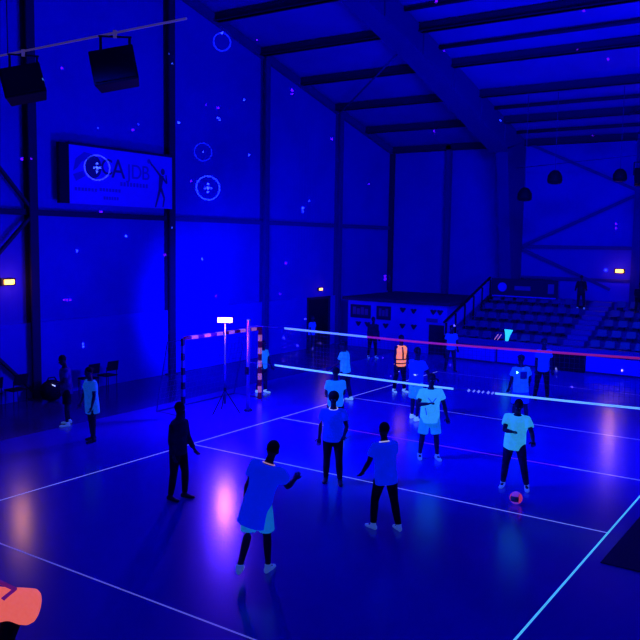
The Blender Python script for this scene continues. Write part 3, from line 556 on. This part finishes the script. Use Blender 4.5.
def person(label, loc, face, H=1.74, lean=4, side=0, head=0, headyaw=0, legs=((0, 4, 4), (0, 4, 4)), arms=((5, 8, 12), (5, 8, 12)),
           top=C_BLUE, bottom=C_DARK, shoe=SHOE_D, sleeve=.6, hem=0., blen=1.0, collar=None, skin=SKIN, hair='short', wide=1.0, lift=0, jacket=False, group=None, loose=1.0, rump=False):
    S = H/1.74
    root = empty('person', loc, R(face)); tag(root, label, 'person', group)
    X = Vector((1, 0, 0)); la = R(lean); sa = R(side)
    U = Vector((math.sin(sa), math.cos(sa)*math.sin(la), math.cos(sa)*math.cos(la))).normalized()
    Xt = (X - U*X.dot(U)).normalized(); F = U.cross(Xt)
    P0 = Vector((0, 0, 0))
    def at(h): return P0 + U*h*S
    hp = R(head); HU = (Matrix.Rotation(-hp, 3, Xt) @ U); HX = Matrix.Rotation(R(headyaw), 3, HU) @ Xt; HF = HU.cross(HX)
    sh = []
    for s in (-1, 1): sh.append(at(.455) + Xt*s*.175*S*wide)
    def adir(s, p, ab): p = R(p); ab = R(ab); return Vector((s*math.sin(ab), math.cos(ab)*math.sin(p), -math.cos(ab)*math.cos(p)))
    A = []
    for s, c, q in ((-1, sh[0], arms[0]), (1, sh[1], arms[1])):
        p, ab, el = q[:3]; ab2 = q[3] if len(q) > 3 else ab*.4
        e = c + adir(s, p, ab)*.285*S; w = e + adir(s, p+el, ab2)*.25*S; hd = adir(s, p+el+8, ab2*.7)
        A.append((c, e, w, hd, s))
    Lg = []
    for s, q in ((-1, legs[0]), (1, legs[1])):
        tp, sp_, kn = q[:3]; h = P0 + X*s*.09*S + Vector((0, 0, -.02*S)); sp_ = R(sp_)
        d1 = Vector((s*math.sin(sp_), math.cos(sp_)*math.sin(R(tp)), -math.cos(sp_)*math.cos(R(tp))))
        d2 = Vector((s*math.sin(sp_)*.8, math.cos(sp_)*math.sin(R(tp-kn)), -math.cos(sp_)*math.cos(R(tp-kn))))
        k = h + d1*.43*S; a = k + d2*.405*S; Lg.append((h, k, a, tp-kn, s))
    low = min(l[2].z for l in Lg) - .075*S
    off = Vector((0, 0, -low + lift))
    feetc = (Lg[0][2]+Lg[1][2])/2; base = Lg[0][2] if Lg[0][2].z < Lg[1][2].z-.05 else Lg[1][2] if Lg[1][2].z < Lg[0][2].z-.05 else feetc
    off.x -= base.x; off.y -= base.y
    o = lambda v: v + off
    # ---- body
    m = MB()
    def tor(rows, k=1.0, dx=0):
        m.rings([(o(at(h)+F*f*S), Xt*w*S*wide*k+Xt*dx, F*d*S*k+F*dx) for h, w, d, f in rows], 20)
    tor([(-.12, .08, .08, 0), (-.06, .15, .105, -.005), (.02, .165, .115, -.005), (.12, .145, .1, 0), (.2, .138, .1, 0), (.32, .165, .115, .0), (.42, .175, .115, 0), (.475, .13, .09, -.005), (.51, .065, .065, -.005), (.56, .055, .057, 0), (.62, .05, .055, .005)])
    for c, e, w, hd, s in A:
        m.tube([o(c-Xt*s*.04*S), o(c), o(c.lerp(e, .5)), o(e), o(e.lerp(w, .3)), o(w), o(w+hd*.02)], [r*S for r in (.06, .058, .05, .041, .043, .027, .026)], 10)
    for h, k, a, ang, s in Lg:
        m.tube([o(h+Vector((0, 0, .05))), o(h.lerp(k, .2)), o(h.lerp(k, .6)), o(k), o(k.lerp(a, .3)), o(k.lerp(a, .7)), o(a)], [r*S for r in (.08, .088, .072, .054, .056, .042, .036)], 12)
        fd = Vector((s*.15, 1, 0)).normalized() if abs(ang) < 50 else Vector((0, math.cos(R(ang)), math.sin(R(ang))))
        m.tube([o(a), o(a+fd*.03*S+Vector((0, 0, -.03*S))), o(a+fd*.12*S+Vector((0, 0, -.045*S)))], [.036*S, .04*S, .03*S], 10)
    hc = at(.565) + HU*.13*S
    m.ell(o(hc+HU*.02*S-HF*.008*S), HX*.074*S, HF*.094*S, HU*.105*S, 16, 12)
    m.ell(o(hc-HU*.055*S+HF*.03*S), HX*.052*S, HF*.058*S, HU*.062*S, 14, 10)
    m.tube([o(hc+HF*.08*S+HU*.01*S), o(hc+HF*.108*S-HU*.028*S), o(hc+HF*.085*S-HU*.035*S)], [.008*S, .015*S, .01*S], 8)
    for s in (-1, 1): m.ell(o(hc+HX*s*.076*S-HU*.005*S), HX*.014*S, HF*.02*S, HU*.032*S, 8, 6)
    body = m.build('body', skin, root, remesh=.015*S, smooth=3)
    # fingers, lips and eyes are added to the same body mesh
    m = MB(); bmm = m.bm
    bmm.from_mesh(body.data)
    for c, e, w, hd, s in A:
        side_ = hd.cross(Vector((0, 1, 0)) if abs(hd.y) < .8 else Vector((0, 0, 1))).normalized()
        if side_.dot(Vector((0, 1, 0))) < -.1: side_ = -side_
        acr = side_.cross(hd).normalized()           # palm normal
        if acr.x*s > 0: acr = -acr
        wr = o(w)
        m.rings([(wr-hd*.01, side_*.026*S, acr*.02*S), (wr+hd*.03*S, side_*.036*S, acr*.017*S), (wr+hd*.07*S, side_*.043*S, acr*.015*S), (wr+hd*.095*S, side_*.041*S, acr*.012*S)], 10)
        for j, (oy, ln) in enumerate(((.031, .068), (.0105, .078), (-.0105, .072), (-.031, .056))):
            b0 = wr+hd*.085*S+side_*oy*S; d2 = (hd+acr*.25).normalized(); d3 = (hd+acr*.9).normalized()
            m.tube([b0, b0+d2*ln*.45*S, b0+d2*ln*.45*S+d3*ln*.35*S, b0+d2*ln*.45*S+d3*ln*.35*S+(hd*.5+acr).normalized()*ln*.22*S], [.0095*S, .009*S, .008*S, .006*S], 6)
        b0 = wr+hd*.03*S+side_*.03*S; d2 = (hd*.6+side_*.8+acr*.2).normalized()
        m.tube([b0, b0+d2*.035*S, b0+d2*.035*S+(hd+side_*.35+acr*.3).normalized()*.03*S], [.012*S, .011*S, .008*S], 6)
    m.mi = 1
    for s in (-1, 1): m.ell(o(hc+HX*s*.03*S+HF*.082*S+HU*.008*S), HX*.012*S, HF*.007*S, HU*.007*S, 8, 6)
    m.mi = 2
    m.ell(o(hc+HF*.085*S-HU*.062*S), HX*.022*S, HF*.006*S, HU*.006*S, 8, 6)
    bmm.to_mesh(body.data); bmm.free(); body.data.materials.append(EYE); body.data.materials.append(SKINL if skin is SKIN else SKIN)
    # ---- hair
    if hair:
        m = MB(); k = 1.0
        m.ell(o(hc+HU*.042*S-HF*.022*S), HX*.083*S, HF*.092*S, HU*.094*S, 16, 12)
        if hair == 'long': m.ell(o(hc-HU*.05*S-HF*.055*S), HX*.075*S, HF*.05*S, HU*.13*S, 14, 10)
        if hair == 'bun': m.ell(o(hc+HU*.05*S-HF*.12*S), HX*.04*S, HF*.04*S, HU*.04*S, 12, 8)
        if hair == 'afro': m.ell(o(hc+HU*.05*S-HF*.02*S), HX*.105*S, HF*.11*S, HU*.105*S, 16, 12)
        m.build('hair', HAIR, root, remesh=.014*S, smooth=2)
    # ---- top
    if top:
        m = MB(); I = .022*loose
        rows_ = ([(-.17-hem, .06, .05, 0), (-.15-hem, .12, .095, 0)] if rump else []) + [(-.10-hem, .168, .125, 0), (-.04, .168, .125, 0), (.06, .165, .12, 0), (.18, .155, .115, 0), (.32, .175, .122, .0), (.42, .18, .12, 0), (.475, .14, .1, -.004), (.505, .075, .075, -.004)]
        m.rings([(o(at(h)+F*f*S), Xt*(w*S*wide+I), F*(d*S+I)) for h, w, d, f in rows_], 22)
        if sleeve:
            for c, e, w, hd, s in A:
                if sleeve <= 1:
                    q = c.lerp(e, sleeve); m.tube([o(c-Xt*s*.05*S), o(c), o(c.lerp(e, sleeve*.5)), o(q)], [.072*S, .074*S, .068*S*min(loose, 1.15), .066*S*min(loose, 1.2)], 12)
                else:
                    m.tube([o(c-Xt*s*.05*S), o(c), o(e), o(e.lerp(w, sleeve-1))], [.075*S, .075*S, .06*S, .045*S], 12)
        m.build('jacket' if jacket else 'shirt', top, root, remesh=.017*S, smooth=2)
    if collar:
        m = MB(); n = 16; c0 = o(at(.515)-F*.004*S)
        m.tube([c0+Xt*.078*S*math.cos(t)+F*.078*S*math.sin(t)-U*.012*math.sin(t) for t in [2*math.pi*k/n for k in range(n+1)]], .009, 6); m.build('collar', collar, root)
    # ---- bottom
    if bottom:
        m = MB()
        m.rings([(o(at(h)), Xt*w*S*wide, F*d*S) for h, w, d in ((-.1, .14, .12), (-.05, .168, .125), (.03, .172, .126), (.09, .158, .115))], 20)
        for h, k, a, ang, s in Lg:
            if blen <= 1.0 and blen < .95:
                q = h.lerp(k, blen); m.tube([o(h+Vector((0, 0, .04))), o(h.lerp(k, .25)), o(q)], [.095*S, .104*S, .105*S], 14)
            else:
                m.tube([o(h+Vector((0, 0, .04))), o(h.lerp(k, .25)), o(h.lerp(k, .7)), o(k), o(k.lerp(a, .35)), o(k.lerp(a, .93))], [.09*S, .1*S, .08*S, .067*S, .066*S, .05*S], 14)
        m.build('shorts' if blen < .95 else 'trousers', bottom, root, remesh=.017*S, smooth=2)
    # ---- shoes
    for h, k, a, ang, s in Lg:
        fd = Vector((s*.15, 1, 0)).normalized(); dn = Vector((0, 0, -1))
        if abs(ang) >= 50 or abs(a.z-base.z) > .12:
            t_ = R(max(-75, min(60, ang))); fd = Vector((0, math.cos(t_), math.sin(t_))); dn = Vector((0, math.sin(t_), -math.cos(t_)))
        sx = fd.cross(dn).normalized()
        m = MB()
        m.rings([(o(a+dn*.035*S-fd*.075*S), sx*.024*S, dn*.03*S), (o(a+dn*.03*S-fd*.055*S), sx*.036*S, dn*.043*S), (o(a+dn*.028*S), sx*.042*S, dn*.045*S), (o(a+dn*.043*S+fd*.07*S), sx*.046*S, dn*.032*S), (o(a+dn*.048*S+fd*.15*S), sx*.043*S, dn*.026*S), (o(a+dn*.052*S+fd*.19*S), sx*.022*S, dn*.018*S)], 14)
        m.tube([o(a-dn*.04*S), o(a+dn*.02*S)], [.045*S, .046*S], 12)
        m.build('shoe', shoe, root, remesh=.012*S, smooth=1)
    info = dict(o=o, A=A, at=at, Xt=Xt, F=F, U=U, hc=hc, S=S, HF=HF)
    return root, info
TOW, AWAY, LEFT, RIGHT = -146, 34, 124, -56
def thing_on(root, info, name, build, mt, label=None):
    m = MB(); build(m, info); o = m.build(name, mt, root)
    if label: o['label'] = label
    return o
person('person in dim shirt and dark shorts standing leftmost, looking at a phone', (-3.6, -3.79, 0), 150, 1.72, legs=((3, 5, 3), (-3, 5, 3)), arms=((12, 6, 70, -5), (4, 10, 10)),
       top=C_DIM, bottom=C_DARK, blen=.85, head=18, shoe=SHOE_B, hem=.04)
ph = MB(); ph.box(-.075, .075, -.01, .01, -.04, .04); po = ph.build('phone', mat('phone_screen', (.7, .8, 1), .3, .5, (.5, .6, 1), .9)); tag(po, 'small glowing phone held by the leftmost person by the wall', 'phone')
po.location = (-3.60, -4.19, 1.04); po.rotation_euler = (R(-60), 0, R(150))
person('young person with a bun in a long pale shirt, right of the leftmost person', (-1.92, -4.43, 0), 165, 1.68, legs=((4, 3, 3), (-4, 3, 3)), arms=((4, 12, 12), (8, 10, 12)),
       top=C_PALE, bottom=C_NAVY, hair='bun', shoe=SHOE_D, hem=.16, head=10, skin=SKINL, loose=1.4)
person('dark-clad person in side view standing on the left sideline, alone', (2.39, -6.17, 0), -78, 1.73, lean=2, legs=((10, 2, 12), (-4, 2, 4)), arms=((10, 4, 22), (-6, 6, 18)), top=C_NAVY, bottom=C_DARK, sleeve=1.9, jacket=True, head=8)
person('player in a long blue shirt seen from behind, running on one leg in the foreground', (5.55, -7.65, 0), 20, 1.86, lean=8, side=14, legs=((-8, 3, 30), (5, 4, 8)), arms=((-14, 16, 10), (34, 12, 62)),
       top=C_BLUE, bottom=C_SKY, blen=.85, collar=GLOWP, shoe=SHOE_B, hem=.22, loose=1.3)
person('player in a blue shirt with glowing collar, just in front of a cyan-topped player', (4.07, -3.76, 0), -150, 1.76, lean=6, legs=((10, 4, 14), (-5, 3, 3)), arms=((14, 16, 45, -10), (-18, 12, 25)),
       top=C_BLUE, bottom=C_DARK, collar=GLOW, hair='afro', loose=1.3)
person('player in a pale cyan shirt seen just above the player with the glowing collar', (2.4, -1.11, 0), 40, 1.69, legs=((5, 5, 8), (-5, 5, 8)), arms=((20, 8, 40, -12), (20, 8, 40, -12)), top=C_SKY, bottom=C_DARK, blen=.8, shoe=SHOE_W)
person('person in a pale cyan shirt and dark trousers standing left of the net, turned left', (.19, 2.86, 0), 100, 1.73, lean=6, legs=((8, 4, 10), (-6, 4, 6)), arms=((20, 6, 30), (10, 10, 20)), top=C_SKY, bottom=C_NAVY, shoe=SHOE_W, head=12)
person('person in a pale cyan shirt standing behind the goal post, turned right', (-2.45, 2.3, 0), -90, 1.57, legs=((5, 3, 5), (-5, 3, 5)), arms=((10, 6, 20), (10, 6, 15)), top=C_SKY, bottom=C_NAVY, shoe=SHOE_W)
person('player in a blue shirt with glowing collar seen from behind, right of the foreground centre', (6.08, -5.29, 0), 62, 1.73, lean=7, legs=((14, 5, 16), (-8, 6, 6)), arms=((14, 14, 22), (20, 12, 40)),
       top=C_BLUE, bottom=C_DARK, collar=GLOW, shoe=SHOE_B, hem=.06, loose=1.3)
r9, i9 = person('player in bright cyan shirt and matching shorts facing the camera in mid court', (4.78, -1.16, 0), -140, 1.84, lean=3, legs=((4, 6, 6), (-2, 6, 6)), arms=((6, 20, 18), (30, 22, 75, -40)),
       top=C_CYAN, bottom=C_SKY, blen=.88, shoe=SHOE_B, hem=.06, head=4, loose=1.35)
def fold_shade(m, i):
    for a, b in (((-.08, .36), (.0, .26)), ((.0, .26), (.09, .36)), ((.11, .02), (.14, .16))):
        m.tube([i['o'](i['at'](a[1])+i['Xt']*a[0]+i['F']*.158), i['o'](i['at'](b[1])+i['Xt']*b[0]+i['F']*.158)], .009, 6)
thing_on(r9, i9, 'shirt_marking', fold_shade, C_BLUE)  # blue strips imitate the shaded folds of the cyan shirt
person('tall player in blue shirt and light shorts right behind the bright cyan player', (2.85, 1.92, 0), -10, 1.88, lean=3, legs=((8, 4, 8), (-6, 4, 6)), arms=((12, 8, 25), (20, 20, 40)), top=C_BLUE, bottom=C_SKY, blen=.9, shoe=SHOE_W, hem=-.02)
rv, iv = person('person in a glowing orange safety vest over dark clothes beyond the net', (.74, 5.01, 0), -120, 1.75, legs=((3, 5, 3), (-3, 5, 3)), arms=((5, 8, 12), (5, 10, 12)), top=C_ORANGE, sleeve=0, bottom=C_DARK, shoe=SHOE_W, hem=.02, hair='short')
def straps(m, i):
    S = i['S']
    for h in (-.02, .1):
        m.rings([(i['o'](i['at'](h+dz)), i['Xt']*.203*S, i['F']*.152*S) for dz in (-.016, .016)], 24)
    m.tube([i['o'](i['at'](h)+i['Xt']*x+i['F']*y) for h, x, y in ((.48, .03, .115), (.3, .01, .15), (.1, .0, .153))], .028, 6)
thing_on(rv, iv, 'vest_band', straps, C_DARK, 'dark bands of the orange vest')
person('dark-clad person standing in front of the cabin', (-3.44, 10.52, 0), -130, 1.62, legs=((3, 5, 3), (-3, 5, 3)), top=C_NAVY, bottom=C_DARK, shoe=SHOE_B, sleeve=1.9, jacket=True)
person('person in a blue shirt standing in front of the left end of the tribune', (.29, 9.63, 0), -140, 1.64, legs=((3, 6, 3), (-3, 6, 3)), top=C_BLUE, bottom=C_NAVY, shoe=SHOE_D)
r14, i14 = person('player in a pale blue shirt with a square back emblem, behind the net', (5.2, 3.19, 0), 44, 1.76, legs=((4, 5, 6), (-4, 5, 6)), arms=((8, 10, 14), (14, 22, 25)), top=C_PALE, bottom=C_BLUE, blen=.9, shoe=SHOE_D, hem=.02, loose=1.5)
def emblem(m, i):
    c = i['o'](i['at'](.32)-i['F']*.165); m.beam(c-i['U']*.09+i['F']*.0, c+i['U']*.09, .17, .02, up=i['F'])
thing_on(r14, i14, 'back_emblem', emblem, C_DIM)
def cap(m, i):
    c = i['o'](i['hc']); m.ell(c+Vector((0, 0, .07)), i['Xt']*.09, i['F']*.1, Vector((0, 0, .06)), 14, 8)
thing_on(r14, i14, 'cap', cap, C_NAVY)
person('player in a bright cyan shirt and dark trousers above the ball', (6.98, -2.0, 0), -165, 1.75, lean=8, side=-4, legs=((12, 12, 22), (0, 8, 12)), arms=((30, 22, 40), (38, 6, 60, -40)),
       top=C_CYAN, bottom=C_NAVY, shoe=SHOE_B, head=14, hem=.04, loose=1.5)
person('person in a plain blue shirt and dark trousers before the tribune gate', (4.61, 6.56, 0), -140, 1.82, legs=((3, 6, 3), (-3, 6, 3)), top=C_BLUE, bottom=C_DARK, shoe=SHOE_D)
person('dark figure with pale shoes standing on the tribune beside the aisle', (2.95, 16.1, 1.95), 20, 1.38, lean=12, legs=((6, 4, 8), (-4, 6, 6)), arms=((20, 12, 40), (20, 14, 40)), top=C_DARK, bottom=C_DARK, shoe=SHOE_B, sleeve=1.9, jacket=True)
person('dark figure sitting high on the tribune at the right picture edge', (5.2, 16.1, 1.95), -160, 1.5, lean=16, legs=((80, 6, 75), (80, 8, 78)), arms=((40, 6, 40), (40, 6, 40)), top=C_DARK, bottom=C_DARK, sleeve=1.9, jacket=True)
person('person in a blue shirt standing against the wall beside the doorway', (-6.2, 10.3, 0), -90, 1.5, legs=((3, 4, 3), (-3, 4, 3)), top=C_BLUE, bottom=C_NAVY, shoe=SHOE_D)
rc, ic = person('person in a glowing coral shirt bending over in the lower left corner', (5.2, -11.45, 0), 128, 1.72, lean=84, head=-10, legs=((14, 6, 18), (20, 6, 22)), arms=((80, 8, 5), (84, 4, 8)), top=C_CORAL, bottom=C_DARK, shoe=SHOE_D, hem=.05, sleeve=.75, loose=1.8, wide=1.05, rump=True)
def pk(m, i):
    m.tube([i['o'](i['at'](h)+i['Xt']*x-i['F']*y) for h, x, y in ((.42, .16, .15), (.22, .10, .182), (.02, -.03, .182), (.1, -.14, .12))], .022, 8)
thing_on(rc, ic, 'shirt_marking', pk, C_PURP, 'dark purple stripe across the coral shirt')
